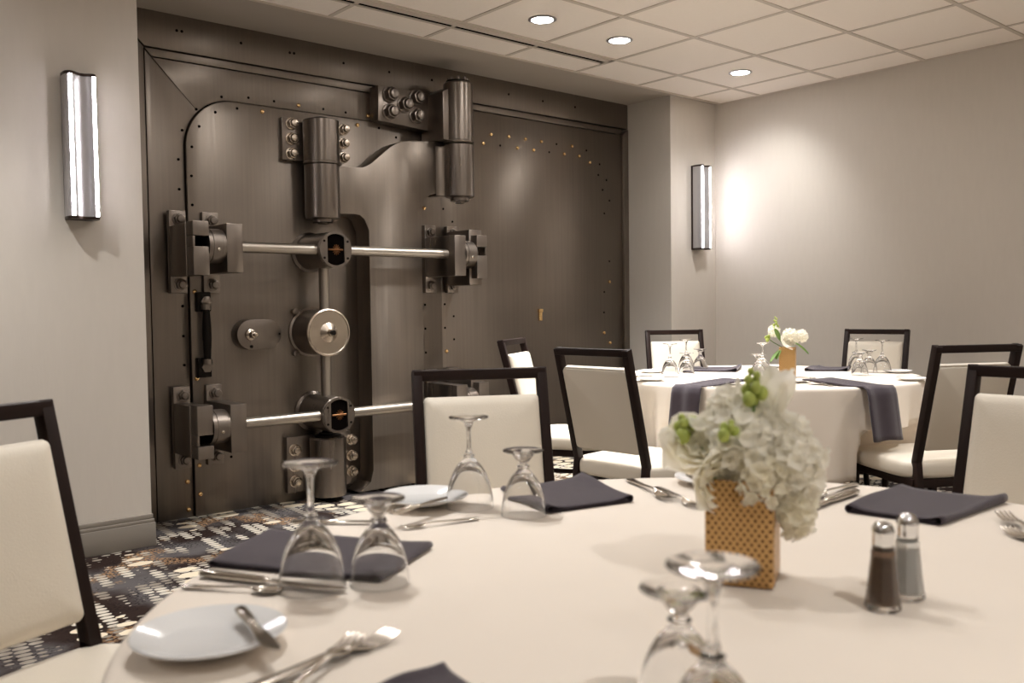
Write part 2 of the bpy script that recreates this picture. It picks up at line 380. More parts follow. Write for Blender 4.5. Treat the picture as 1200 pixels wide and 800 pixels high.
# door outline (rounded rectangle)
DX0, DX1, DZ = 1.826, 3.482, 2.236; RC = .27
def door_outline(g, n=14):
    x0, x1, z1, r = DX0-g, DX1+g, DZ+g, RC+g
    pts = [(x0, .0)]
    for i in range(n+1):
        a = PI - PI/2*i/n; pts.append((x0+r+r*math.cos(a), z1-r+r*math.sin(a)))
    for i in range(n+1):
        a = PI/2 - PI/2*i/n; pts.append((x1-r+r*math.cos(a), z1-r+r*math.sin(a)))
    pts.append((x1, .0)); return pts
ol = door_outline(.003)
nL = 1+15; k45 = 1+7
cL = ol[k45]
VP.append(MB().prism([(1.6345, 0), (1.6345, HZ-.014), (1.668, IZ-.002), cL] + ol[k45-1:0:-1] + [(ol[0][0], 0)], YV-.0, YV+.05).build('left_panel', M['steel'], None, bevel=.0012))
k45r = 1+15+7
VP.append(MB().prism([(1.672, IZ)] + [cL] + ol[k45+1:k45r+1] + [(3.60, IZ)], YV-.001, YV+.05).build('top_panel', M['steel'], None, bevel=.0012))
VP.append(MB().prism([(3.603, IZ)] + ol[k45r:] + [(5.225, 0), (5.225, IZ)], YV-.0005, YV+.05).build('right_panel', M['steel'], None, bevel=.0012))
n0 = len(bpy.data.objects)
def collect(fn):
    before = set(bpy.data.objects); fn(); return [o for o in bpy.data.objects if o not in before and o.parent is None]
def adopt(root, objs):
    inv = Matrix.Translation(-root.location)
    for o in objs:
        o.parent = root; o.data.transform(inv) if (o.data and o.data.users == 1) else None
        for c in kids(o):
            if c.data: c.data.transform(inv)
adopt(VF, VP)
def frame_marks():
    for p in ((349.5, 123.5), (431, 135.8), (219.6, 564.2), (221, 597), (497+26, 411.4),
              (575, 157.5), (566, 168), (596, 160), (606, 173.3), (615.5, 163), (625, 175.8), (634, 165.8), (661, 180.5), (670, 171.3), (678.5, 183), (691, 190.5),
              (714, 330), (707.7, 389.7), (714.7, 401.5)): rivet(None, *p)
    for p in ((230, 128), (213.4, 152.5), (209, 186.7), (210, 221.7), (259.5, 113.5), (291, 114.5), (321, 118.7), (378.8, 127.8), (405, 131.8),
              (214, 358.6), (215, 393.6), (216, 427.6), (521, 356.4), (521.4, 384), (531.4, 342.4), (531.6, 370.4), (532, 397.4), (519.3, 244.7), (530, 259.7),
              (586, 170.5), (643.5, 178.3), (652, 168.8), (687, 176.3), (702.5, 192.5), (701, 205), (710.5, 211), (706, 222.5), (714, 235), (708, 250), (707.7, 366), (714, 306), (708, 342)): hole(None, *p)
    for p in ((207, 35.8), (213, 36.8), (282.3, 50.5), (339.5, 61.8), (344.5, 62.5), (402.5, 74), (456, 84.5), (506, 93.8), (596, 110.5), (636, 118.5), (673.8, 125.5)): hole(None, *p, d=.016)
adopt(VF, collect(frame_marks))
def latch():
    p = D(632.5, 368.7)
    tag(MB().box(p.x-.014, p.x+.014, YV-.014, YV, p.z-.042, p.z+.042).box(p.x-.02, p.x+.016, YV-.02, YV, p.z+.018, p.z+.042).build('brass_latch', M['brass'], None, bevel=.003), 'small brass latch plate')
adopt(VF, collect(latch))
# frame hinge bracket (five bolts) + upper barrel carried by the frame
def bracket():
    a = D(443, 99.5, .095); b = D(500, 108, .095); c = D(500, 153, .095); e = D(443, 141, .095)
    o = MB().prism([(a.x, a.z), (b.x+.06, a.z), (b.x+.06, c.z-.02), (b.x, c.z+.0), (e.x+.03, e.z+.0), (e.x, e.z)], YV-.095, YV).build('hinge_bracket', M['steel2'], None, bevel=.003)
    for q in ((458, 110.5), (489, 114.5), (475, 122.5), (458, 131), (489, 136)):
        p = D(*q, .11); bolt(o, p.x, p.z, .095, r=.044, hgt=.065)
BR = collect(bracket); adopt(VF, BR)
BX2, BD2, BR2 = 3.468, .235, .096   # crane barrel at the frame
BX1, BD1, BR1 = 2.563, .13, .102     # crane barrel at the door
zz = lambda px, py, d: D(px, py, d).z
def frame_barrel():
    zt, zm = zz(537, 98, BD2), zz(537, 164, BD2+.09)
    o = MB().lathe([(BR2-.006, zm-.004), (BR2, zm+.002), (BR2, zm+.008), (BR2-.003, zm+.012), (BR2-.003, zt-.01), (BR2-.012, zt)], (BX2, YV-BD2, 0), 'z', 40).build('hinge_barrel', M['steel2'], None)
    m = MB(); m.prism([(3.335, zt-.07), (BX2-.03, zt-.015), (BX2-.03, zm+.004), (3.335, zm+.01)], YV-BD2-.02, YV-.02).build('bracket_arm', M['steel2'], None, bevel=.004)
    MB().lathe([(.075, zt-.002), (.075, zt+.012), (.03, zt+.014)], (BX2, YV-BD2, 0), 'z', 30).build('barrel_cap', M['black_iron'], o)
    for k in range(8):
        a = k*PI/4+.2; MB().cyl((BX2+.058*math.cos(a), YV-BD2+.058*math.sin(a), zt+.008), (BX2+.058*math.cos(a), YV-BD2+.058*math.sin(a), zt+.03), .011, n=10).build('cap_screw', M['steel2'], o)
adopt(VF, collect(frame_barrel))

# ---- crane hinge (swinging arm)
CR = empty('crane_hinge', (2.97, YV-.1, .02), 'large S-shaped steel swing arm between two hinge barrels on the vault', 'hinge arm')
def crane():
    dF = .17
    def q(px, py): p = D(px, py, dF); return (p.x, p.z)
    top = [q(397, 195), q(410, 195.3), (q(426, 195.8)), q(433, 192.5), q(440, 187), q(448, 180), q(456, 173.5), q(464, 168.3), q(472, 165.6), q(480, 165), q(500, 165.5), q(528, 167)]
    right = [q(528, 227), q(512, 226.8), q(505, 228), q(498, 233), q(495, 242), q(494, 255)]
    xr = q(494, 255)[0]
    pts = top + right + [(xr, .02)]
    xl = q(433, 300)[0]
    left = [(xl-.10, .02), (xl-.07, .035), (xl-.02, .07), (xl, .14), (xl, q(431, 270)[1])]
    ul = [q(430, 264), q(427, 256.5), q(422, 252), q(414, 250.6), q(397, 250.3)]
    MB().prism(pts + left + ul, YV-dF, YV-.018).build('swing_arm_plate', M['steel'], None, bevel=.004)
    zt, zb = zz(379, 190, BD1+.1), zz(379, 254, BD1+.1)
    o = MB().lathe([(BR1-.022, zb-.004), (BR1-.006, zb+.0), (BR1-.003, zb+.02), (BR1-.003, zt-.004)], (BX1, YV-BD1, 0), 'z', 44).build('hinge_barrel', M['steel2'], None)
    MB().lathe([(.055, zb-.022), (.055, zb-.003)], (BX1, YV-BD1, 0), 'z', 28).lathe([(.03, zb-.03), (.03, zb-.02)], (BX1, YV-BD1, 0), 'z', 6).build('barrel_cap', M['steel2'], o)
    zt, zb = zz(537, 166, BD2+.09), zz(537, 227.5, BD2+.09)
    o = MB().lathe([(BR2-.02, zb-.010), (BR2-.004, zb-.002), (BR2-.003, zb+.014), (BR2-.003, zt-.006)], (BX2, YV-BD2, 0), 'z', 44).build('hinge_barrel', M['steel2'], None)
    MB().lathe([(.06, zb-.03), (.06, zb-.008)], (BX2, YV-BD2, 0), 'z', 28).lathe([(.035, zb-.042), (.035, zb-.03)], (BX2, YV-BD2, 0), 'z', 6).build('barrel_cap', M['steel2'], o)
    p = D(545.8, 195.8, BD2+.085)
    # knuckle fairing from plate to barrel
    n = 8; prof = []
    for i in range(n+1):
        t = i/n; prof.append((3.335+(BX2-3.335-.02)*t, YV-dF-(BD2+.03-dF)*t**2.2))
    f = [(x, y) for x, y in prof] + [(BX2, YV-BD2+.03), (3.335, YV-.06)]
    MB().rings([[(x, y, zb+.004) for x, y in f], [(x, y, zt-.012) for x, y in f]]).build('knuckle', M['steel'], None)
adopt(CR, collect(crane))

# ---- the door
DR = empty('vault_door', (2.654, YV-.05, 0), 'thick round-cornered steel vault door with gear housings, steel rods and bolt heads', 'vault door')
GX = 2.53
def door():
    MB().prism(door_outline(-.003), YV-.018, YV+.05).build('door_panel', M['steel'], None, bevel=.005)
    for p in ((307, 130.8), (418.8, 146.5), (233.4, 545), (234.6, 578.6), (497, 243.8), (228, 341.6), (230.5, 443.6)): rivet(None, *p, d=.018)
    for p in ((252.3, 131.5), (277.8, 127), (233.4, 148), (224.8, 172), (224.3, 206), (225.3, 240), (444, 150), (464, 161), (498, 357), (498.4, 385), (499, 413), (271, 535)): hole(None, *p, d=.018)
    # upper hinge block: plate, barrel, six bolts
    a = D(330, 135.5, .055); c = D(354, 189, .055)
    o = MB().box(a.x, 2.74, YV-.055, YV-.015, c.z-.0, a.z-.005).build('hinge_block', M['steel2'], None, bevel=.003)
    for y in (144.5, 162, 179.5):
        p = D(343, y, .075); bolt(o, p.x, p.z, .055, r=.031, hgt=.05, mat=M['hub'])
    for y in (151.5, 168, 184.5):
        p = D(404, y, .075); bolt(o, p.x, p.z, .055, r=.029, hgt=.05, mat=M['hub'])
    zt, zb = zz(376, 136.5, BD1+.1), zz(376, 189, BD1+.1)
    MB().lathe([(BR1-.006, zb-.006), (BR1+.003, zb), (BR1+.003, zb+.008), (BR1, zb+.012), (BR1, zt-.004), (BR1-.005, zt)], (BX1, YV-BD1, 0), 'z', 44).build('hinge_barrel', M['steel2'], o)
    MB().lathe([(.045, zt-.001), (.045, zt+.014), (.03, zt+.018)], (BX1, YV-BD1, 0), 'z', 24).build('barrel_cap', M['black_iron'], o)
    # lower hinge block near the floor
    o = MB().box(2.345, 2.76, YV-.055, YV-.015, .055, .375).build('hinge_block', M['steel2'], None, bevel=.003)
    for z in (.30, .21, .12): bolt(o, 2.39, z, .055, r=.031, hgt=.05, mat=M['hub'])
    for z in (.32, .225, .13):
        bolt(o, D(414, 550, .075).x, z, .055, r=.029, hgt=.05, mat=M['hub'])
    MB().lathe([(BR1, .03), (BR1, .36), (BR1-.006, .368)], (BX1, YV-BD1, 0), 'z', 44).build('hinge_barrel', M['steel2'], o)
    MB().lathe([(.078, .366), (.078, .378), (.05, .384), (.05, .392)], (BX1, YV-BD1, 0), 'z', 32).lathe([(.04, .392), (.0, .43)], (BX1, YV-BD1, 0), 'z', 6).build('barrel_cap', M['black_iron'], o)
    # gear housings
    def gear(zc, dF, r):
        yb, yf = YV-.018, YV-dF
        o = MB().lathe([(r*1.14, 0), (r*1.14, -.016), (r*1.04, -.024), (r, -.028), (r, -(yb-yf)+.004), (r-.004, -(yb-yf)), (r*.97, -(yb-yf)), (r*.96, -(yb-yf)+.003)], (GX, yb, zc), 'y', 48, cap=(True, True)).build('gear_housing', M['steel2'], None)
        # face plate with a barrel-shaped window: ring of quads between outer circle and window outline
        mb = MB(); n = 48; outer = []; inner = []
        for i in range(n):
            a = 2*PI*i/n; cx, cz = math.cos(a), math.sin(a)
            outer.append((GX+r*.985*cx, zc+r*.985*cz)); rr = r*.86
            inner.append((GX+max(-r*.52, min(r*.52, rr*cx)), zc+rr*cz))
        for y0, y1 in ((yf-.002, yf-.012),):
            A = [mb.bm.verts.new((x, y1, z)) for x, z in outer]; B = [mb.bm.verts.new((x, y1, z)) for x, z in inner]
            C = [mb.bm.verts.new((x, y0, z)) for x, z in outer]; E = [mb.bm.verts.new((x, y0+.0015, z)) for x, z in inner]
            for i in range(n):
                j = (i+1) % n
                mb.bm.faces.new((A[i], A[j], B[j], B[i])); mb.bm.faces.new((A[i], C[i], C[j], A[j])); mb.bm.faces.new((B[i], B[j], E[j], E[i]))
        mb.build('face_plate', M['steel2'], o, ang=30)
        MB().rings([[(x, yf-.0025, z) for x, z in inner], [(x, yf-.0035, z) for x, z in inner]]).build('window', M['dark'], o, smooth=False)
        t = MB()
        for k in range(12):
            a = 2*PI*k/12; t.cyl((GX+.006, yf-.004, zc), (GX+.006+.024*math.cos(a), yf-.005, zc+.030*math.sin(a)), .004, .002, n=6)
        t.cyl((GX-.045, yf-.006, zc), (GX+.045, yf-.006, zc), .006, n=10)
        tag(t.build('gear_teeth', M['old_brass'], o), 'brass gear teeth behind the window')
        for sx, sz in ((-1, 1), (1, 1), (-1, -1), (1, -1)): MB().cyl((GX+sx*r*.72, yf-.010, zc+sz*r*.46), (GX+sx*r*.72, yf-.0145, zc+sz*r*.46), .007, n=10).build('screw', M['black_iron'], o)
    zt = zz(392.5, 292.5, .32); zbm = zz(396.5, 486, .32); zh = zz(388, 389.5, .24)
    gear(zt, .318, .101); gear(zbm, .318, .101)
    # central hub
    yb = YV-.018
    o = MB().lathe([(.142, 0), (.142, -.014), (.130, -.02), (.130, -.20)], (GX, yb, zh), 'y', 56).build('hub_housing', M['steel2'], None)
    MB().lathe([(.130, -.201), (.1345, -.203), (.1345, -.214), (.126, -.218), (.121, -.213), (.055, -.213), (.022, -.235), (.018, -.250), (.001, -.252)], (GX, yb, zh), 'y', 56).build('hub_disc', M['hub'], o, ang=20)
    MB().cyl((GX, yb-.245, zh), (GX, yb-.272, zh), .014, n=12).build('spindle', M['black_iron'], o)
    for a in (.9, -.9, 2.3, -2.3): MB().lathe([(.018, 0), (.018, -.03), (.008, -.034)], (GX+.16*math.cos(a), yb, zh+.16*math.sin(a)), 'y', 14).build('bolt', M['steel2'], o)
    # rods
    dR = .275
    xa, xb = D(288, 290, .33).x-.02, 3.36
    for zc in (zt, zbm):
        MB().cyl((xa, YV-dR, zc), (GX-.095, YV-dR, zc), .0285, n=28).build('horizontal_rod', M['rod'], None)
        MB().cyl((GX+.095, YV-dR, zc), (xb, YV-dR, zc), .0285, n=28).build('horizontal_rod', M['rod'], None)
    MB().cyl((GX, YV-.185, zbm+.09), (GX, YV-.185, zh-.12), .028, n=24).build('vertical_rod', M['rod'], None)
    MB().cyl((GX, YV-.185, zh+.12), (GX, YV-.185, zt-.09), .028, n=24).build('vertical_rod', M['rod'], None)
    # oval plate with dial spindle
    pl, pr = D(278, 392.5, .1), D(330, 392.5, .1); hz = (zz(300, 375, .1)-zz(300, 410, .1))/2; zc = pl.z
    pts = [];
    for i in range(13): a = PI/2+PI*i/12; pts.append((pl.x+hz+hz*math.cos(a), zc+hz*math.sin(a)))
    for i in range(13): a = -PI/2+PI*i/12; pts.append((pr.x-hz+hz*math.cos(a), zc+hz*math.sin(a)))
    o = MB().prism(pts, YV-.10, YV-.018).build('oval_plate', M['steel2'], None, bevel=.003)
    p = D(294, 393, .105)
    MB().lathe([(.032, 0), (.030, -.012), (.018, -.02), (.014, -.05), (.010, -.052), (.010, -.075), (.005, -.077)], (p.x, YV-.1, zc), 'y', 24).build('dial_spindle', M['hub'], o)
    p = D(327.5, 391, .1); MB().cyl((p.x, YV-.1, p.z), (p.x, YV-.103, p.z), .005, n=8).build('screw', M['dark'], o)
    p = D(294.5, 406, .1); MB().cyl((p.x, YV-.1, p.z), (p.x, YV-.106, p.z), .009, n=8).build('screw', M['black_iron'], o)
    # pull handle
    h1, h2 = D(238, 353, .05), D(239, 430, .05)
    o = MB().box(h1.x-.035, h1.x+.04, YV-.06, YV-.018, h1.z-.055, h1.z+.05).build('handle_mount', M['black_iron'], None, bevel=.006)
    MB().lathe([(.03, 0), (.03, -.014), (.014, -.02)], (h1.x+.01, YV-.06, h1.z), 'y', 6).build('bolt', M['steel2'], o)
    o2 = MB().box(h2.x-.035, h2.x+.04, YV-.06, YV-.018, h2.z-.055, h2.z+.05).build('handle_mount', M['black_iron'], None, bevel=.006)
    MB().lathe([(.03, 0), (.03, -.014), (.014, -.02)], (h2.x+.01, YV-.06, h2.z), 'y', 6).build('bolt', M['steel2'], o2)
    z0, z1 = h2.z+.03, h1.z-.03; xc = (h1.x+h2.x)/2+.004
    n = 10; MB().lathe([(.016+.008*math.sin(PI*i/n), z0+(z1-z0)*i/n) for i in range(n+1)], (xc, YV-.085, 0), 'z', 20).build('handle_grip', M['black_iron'], None)
    for z in (z0, z1): MB().cyl((xc, YV-.085, z-.014), (xc, YV-.085, z+.014), .026, n=20).build('ferrule', M['steel2'], None)
adopt(DR, collect(door))

# ---- pressure clamps (two cheeks, roller, four bolted pads)
def clamp(name_label, xs, side, zc, ext=0, flip=1):
    # xs: outer-left x of the outer cheek bar; side=+1 outer cheek on the left, -1 mirrored
    root = empty('pressure_clamp', (xs, YV-.018, zc), name_label, 'clamp', 'vault door pressure clamps')
    def X(a): return xs+side*a
    def bx(b, a0, a1, d0, d1, z0, z1):
        x0, x1 = sorted((X(a0), X(a1))); return b.box(x0, x1, YV-d1, YV-d0, z0, z1)
    def parts():
        for a0, dd in ((0., .055), (.175, .055)):
            o = bx(MB(), a0, a0+.088, .019, dd, zc-.235, zc+.195).build('mounting_bar', M['steel2'], None, bevel=.004)
            for z in (zc+.15, zc-.19): bolt(o, X(a0+.05), z, dd, r=.03, hgt=.042)
        # outer cheek with a slot
        b = MB(); bx(b, 0, .085, .056, .27, zc-.15, zc+.112); bx(b, .004, .085, .271, .36, *((zc+.045, zc+.118) if flip > 0 else (zc-.03, zc+.118))); bx(b, .004, .085, .271, .36, *((zc-.15, zc-.008) if flip > 0 else (zc-.15, zc-.085)))
        n0_, n1_ = (zc-.007, zc+.044) if flip > 0 else (zc-.084, zc-.031); bx(b, .004, .016, .271, .355, n0_, n1_)
        b.build('slotted_cheek', M['steel2'], None, bevel=.003)
        b = MB(); bx(b, .017, .084, .272, .276, n0_, n1_); b.build('slot', M['dark'], None)
        b = MB(); bx(b, .175, .26, .056, .362, zc-.135, zc+.112)
        if ext: bx(b, -.0, .1, .056, .30, zc-.19, zc+.155)
        b.build('inner_cheek', M['steel2'], None, bevel=.003)
        x0, x1 = sorted((X(.086), X(.174)))
        MB().lathe([(.084, x0), (.084, x0+.02), (.087, x0+.022), (.087, x1-.012), (.084, x1-.01), (.084, x1)], (0, YV-.285, zc), 'x', 36).build('roller', M['steel2'], None)
        MB().lathe([(.008, 0), (.008, -.006), (.003, -.009)], (X(.13), YV-.368, zc-.02), 'y', 10).build('oil_fitting', M['hub'], None)
    adopt(root, collect(parts))
zt = zz(392.5, 292.5, .32); zb = zz(396.5, 486, .32)
clamp('heavy slotted steel clamp on the left edge of the vault door, upper', 1.715, 1, zt)
clamp('heavy slotted steel clamp on the left edge of the vault door, near the floor', 1.712, 1, zb, 0, -1)
clamp('steel clamp at the right end of the upper rod, beside the swing arm', 3.588, -1, zt, 1)
clamp('steel clamp low on the right edge of the vault door, half hidden by a chair', 3.588, -1, zb, 1, -1)

# ------------------------------------------------------------------ chairs
LEAN = .262; CH = .93; CW = .385
def make_chair():
    t = empty('banquet_chair', (0, 0, 0), 'x', 'chair')
    def rp(z, s, o=0): # rear post centre
        return Vector((-.215-LEAN*max(0, z-.45)+o, s*(CW/2-.014), z))
    for s in (-1, 1):
        MB().bar(rp(.45, s), rp(CH-.001, s), .028, .034, (1, 0, 0)).build('back_post', M['wood'], t, bevel=.003)
        MB().bar((-.215, s*(CW/2-.014), .46), (-.275, s*(CW/2-.014), 0), .028, .034, (1, 0, 0)).build('rear_leg', M['wood'], t, bevel=.003)
        MB().bar((.20, s*.195, .39), (.215, s*.2, 0), .030, .030, (1, 0, 0)).build('front_leg', M['wood'], t, bevel=.003)
        MB().bar((-.24, s*.192, .20), (.208, s*.198, .20), .018, .022).build('side_stretcher', M['wood'], t, bevel=.002)
        MB().bar((-.22, s*.19, .365), (.21, s*.19, .365), .024, .035).build('seat_rail', M['wood'], t, bevel=.003)
    MB().bar(rp(CH-.015, -1)+Vector((0, -.01, 0)), rp(CH-.015, 1)+Vector((0, .01, 0)), .034, .030).build('top_rail', M['wood'], t, bevel=.003)
    MB().bar((.205, -.19, .365), (.205, .19, .365), .024, .035).build('cross_rail', M['wood'], t, bevel=.002)
    MB().bar((-.22, -.19, .365), (-.22, .19, .365), .024, .035).build('cross_rail', M['wood'], t, bevel=.002)
    MB().bar((.21, -.19, .13), (.21, .19, .13), .018, .022).build('front_stretcher', M['wood'], t, bevel=.002)
    # seat cushion: superellipse layers
    def cushion(lx, ly, th, crown, n=40, e=5):
        rings = []
        lay = [(-th/2, .93), (-th/2+.006, .985), (-th/2+.02, 1.0), (th/2-.022, 1.0), (th/2-.010, .985), (th/2-.002, .95), (th/2+crown*.45, .80), (th/2+crown*.8, .5), (th/2+crown, .2), (th/2+crown, .02)]
        for z, k in lay:
            r = []
            for i in range(n):
                a = 2*PI*i/n; c, s_ = math.cos(a), math.sin(a)
                q = (abs(c)**e+abs(s_)**e)**(-1/e); r.append((lx/2*k*c*q, ly/2*k*s_*q, z))
            rings.append(r)
        return MB().rings(rings)
    m = cushion(.475, .455, .07, .012); m.xf(Matrix.Translation((.0, 0, .418))); m.build('seat', M['vinyl'], t, ang=60)
    # back cushion between the posts, with a flush rear panel
    ax = math.atan(LEAN)
    def pt(z, o, y): return Vector((-.215-LEAN*(z-.45), y, z)) + Vector((math.cos(ax), 0, math.sin(ax)))*o
    def pad(z0, z1, hw, layers, name, e=0):
        rings = []
        for o, ins in layers:
            r = []; rc = .012
            for cx_, cz_, a0 in ((hw-rc, z1-rc, 0), (-hw+rc, z1-rc, 90), (-hw+rc, z0+rc, 180), (hw-rc, z0+rc, 270)):
                for k in range(5):
                    a = math.radians(a0+k*22.5); k_ = 1-ins
                    y = (cx_+rc*math.cos(a)); z = (cz_+rc*math.sin(a)); zm = (z0+z1)/2
                    y -= math.copysign(min(abs(y), ins), y); z -= math.copysign(min(abs(z-zm), ins), z-zm)
                    r.append(pt(z, o, y))
            rings.append(r)
        MB().rings(rings).build(name, M['vinyl'], t, ang=40)
    pad(.50, .853, CW/2-.029, ((-.008, .002), (.012, .0), (.024, .004), (.031, .012), (.036, .03), (.039, .07), (.040, .15)), 'backrest')
    pad(.505, .846, CW/2-.027, ((-.017, .008), (-.014, .002), (-.0085, .0)), 'back_panel')
    return t
chair = make_chair()
SEATS = []
TX = .215+LEAN*(CH-.45)
for x, y, th, lab, gp in (
    (.298, 1.929, 292.1, 'cream chair at the far left beside the wall pier, cut by the frame edge', 1),
    (1.597, 1.997, 240.6, 'cream chair facing the camera right behind the glasses of the near table', 1),
    (2.611, 2.542, 4.5, 'dark-framed chair seen from behind, drawn up to the left side of the far table', 2),
    (4.72, 3.83, 233.1, 'small far chair beyond the far table, in front of the wall pier corner', 2),
    (5.363, 2.753, 191.8, 'far chair against the right wall behind the group of glasses', 2),
    (3.12, 3.625, 300.8, 'chair seen edge-on beside the vault wall, half behind another chair', 2),
    (3.70, 1.485, 60, 'chair seen from behind with wide cream seat at the right side of the far table', 2),
    (2.563, .858, 178.9, 'near right chair facing left, cut off by the right frame edge', 1)):
    a = math.radians(th); f = Vector((math.cos(a), math.sin(a), 0))
    SEATS.append((x+f.x*TX, y+f.y*TX, a))
    place(chair, Vector((x, y, 0))+f*TX, a, lab, 'banquet chairs around the near table' if gp == 1 else 'banquet chairs around the far table')

# ------------------------------------------------------------------ tables
TZ = .735
def round_table(c, R, lab, lab2, seed, hem):
    rnd = random.Random(seed)
    t = empty('round_table', (c[0], c[1], 0), lab, 'table')
    MB().lathe([(R-.02, TZ-.028), (R-.008, TZ-.022), (R-.008, TZ-.010), (R-.02, TZ-.004)], n=64).build('table_top', M['wood'], t)
    for sx in (-1, 1):
        for sy_ in (-1, 1): MB().cyl((sx*.38, sy_*.3, TZ-.03), (sx*.44, sy_*.32, 0), .014, n=12).build('leg', M['black_iron'], t)
    mb = MB(); n = 240
    ph = [rnd.uniform(0, 2*PI) for _ in range(6)]
    def fold(a): return (.4*math.sin(7*a+ph[0]+1.2*math.sin(2*a+ph[1])) + .6*math.sin(13*a+ph[2]+math.sin(3*a+ph[3])) + .16*math.sin(21*a+ph[4]))
    rings = []
    for r in (.001, R*.3, R*.6, R*.85, R-.022, R-.008): rings.append([(r*math.cos(2*PI*i/n), r*math.sin(2*PI*i/n), TZ+.0015) for i in range(n)])
    for k, (dr, dz) in enumerate(((-.001, -.0015), (.004, -.006), (.006, -.015))): rings.append([((R+dr)*math.cos(2*PI*i/n), (R+dr)*math.sin(2*PI*i/n), TZ+dz) for i in range(n)])
    for k in range(1, 15):
        s = k/14; rr = []
        for i in range(n):
            a = 2*PI*i/n; f = fold(a)
            r = R+.008+.022*s**1.0*1.0+ (.14*s**.85)*max(-.5, f) ; z = TZ-.018-(TZ-.018-hem)*s + .012*s*f
            aa = a + .03*s*math.sin(7*a+ph[5])
            px_, py_ = r*math.cos(aa), r*math.sin(aa)
            if z < .53:   # the cloth is pushed in where a chair seat stands against it
                for cx_, cy_, ca in SEATS:
                    for _ in range(60):
                        dx, dy = px_+c[0]-cx_, py_+c[1]-cy_
                        lx, ly = dx*math.cos(ca)+dy*math.sin(ca), -dx*math.sin(ca)+dy*math.cos(ca)
                        if abs(lx) < .262 and abs(ly) < .252: px_ *= .985; py_ *= .985
                        else: break
            rr.append((px_, py_, z))
        rings.append(rr)
    mb.rings(rings, cap=(True, False))
    o = mb.build('tablecloth', M['cloth'], None, ang=80); o.location = (c[0], c[1], 0)
    sm = o.modifiers.new('thickness', 'SOLIDIFY'); sm.thickness = .0012; sm.offset = -1
    tag(o, lab2, 'tablecloth')
    return t
T1 = (.988, .662); T2 = (3.97, 2.625)
round_table(T1, .775, 'large round banquet table in the foreground under ivory cloth', 'ivory cloth covering the large foreground table', 3, .33)
round_table(T2, .742, 'round banquet table at the back near the right wall', 'ivory cloth with deep folds hanging from the far table', 11, .33)

# ------------------------------------------------------------------ glasses
def goblet(name, h, rb, stem, rf, bowl_h):
    # standing upside down: rim on the table
    t = .0012; out = []
    n = 14
    for i in range(n+1):
        s = i/n; z = bowl_h*s
        r = rb*(1-.06*s)*(1-s**2.1)**.55 if s < 1 else 0
        out.append((max(r, stem), z))
    o_prof = out[:-1]
    zb = o_prof[-1][1]
    # stem and foot
    kb = .0105 if h > .14 else .0115
    o_prof += [(kb*.75, bowl_h+.0), (kb*.98, bowl_h+.003), (kb*.75, bowl_h+.0065), (kb*.62, bowl_h+.009), (stem, bowl_h+.017), (stem*.92, (bowl_h+.012+h)/2), (stem*1.05, h-.022), (stem*2.2, h-.010), (rf*.55, h-.0055), (rf*.97, h-.0030), (rf, h-.0015), (rf*.98, h-.0002), (rf*.6, h-.0012), (.0005, h-.0035)]
    inner = []
    for i in range(n+1):
        s = i/n; zi = (bowl_h-.011)*s; r = (rb-t)*(1-.06*s)*(1-s**2.1)**.55 if s < 1 else .0005
        inner.append((max(r, .0005), zi))
    prof = inner[::-1] + o_prof
    prof = [(r, z+.0006) for r, z in prof]
    return MB().lathe(prof, n=36, cap=(False, False))
tallg = goblet('g', .168, .0445, .0042, .037, .092).build('wine_glass', M['glass'], None, ang=50)
shortg = goblet('g', .116, .0405, .0085, .0365, .083).build('water_goblet', M['glass'], None, ang=50)
tag(tallg, cat='glass'); tag(shortg, cat='glass')
TS = TZ+.0022
def onfoot(px, py, h): p = atz(px, py, TS+h); return Vector((p.x, p.y, TS))
G1 = 'upside-down glasses on the near table'; G2 = 'upside-down glasses on the far table'
for pr, q, h, lab, gp in (
    (tallg, (363, 542), .168, 'tall upside-down stemmed glass, left, standing on the near table before the vault', G1),
    (shortg, (443, 583), .116, 'short upside-down goblet just right of the leftmost tall glass', G1),
    (tallg, (549, 488), .168, 'tall upside-down stemmed glass in front of the middle chair', G1),
    (shortg, (613, 527), .116, 'short upside-down goblet beside the middle napkin', G1),
    (tallg, (835, 661), .168, 'blurred tall upside-down glass at the bottom edge before the gold vase', G1),
    (shortg, (796, 688), .116, 'blurred short upside-down goblet at the bottom edge, left of the taller one', G1),
    (tallg, (785, 402.3), .168, 'tall glass leftmost on the far table', G2),
    (tallg, (804, 397.8), .168, 'tall glass rising behind a short goblet on the far table, left group', G2),
    (shortg, (804.5, 413.3), .116, 'short goblet in front of the tall glass on the far table, left group', G2),
    (shortg, (820.5, 408.8), .116, 'short goblet right of the left glass group on the far table', G2),
    (tallg, (893.5, 401.5), .168, 'tall glass immediately left of the far gold vase', G2),
    (shortg, (888.5, 415), .116, 'short goblet before the tall glass left of the far gold vase', G2),
    (tallg, (1034, 398.3), .168, 'tall glass in the right group on the far table, front one', G2),
    (tallg, (1034.5, 394.8), .168, 'tall glass in the right group on the far table, rear one', G2),
    (shortg, (1007.5, 412.4), .116, 'short goblet leftmost in the right glass group on the far table', G2),
    (shortg, (1018.5, 409.8), .116, 'short goblet just right of the leftmost in the right group on the far table', G2)):
    p = onfoot(*q, h)
    cc = Vector((*T2, TS))
    if gp == G2 and (p-cc).length > .66: p = cc+(p-cc).normalized()*.66
    place(pr, p, random.uniform(0, 1), lab, gp)

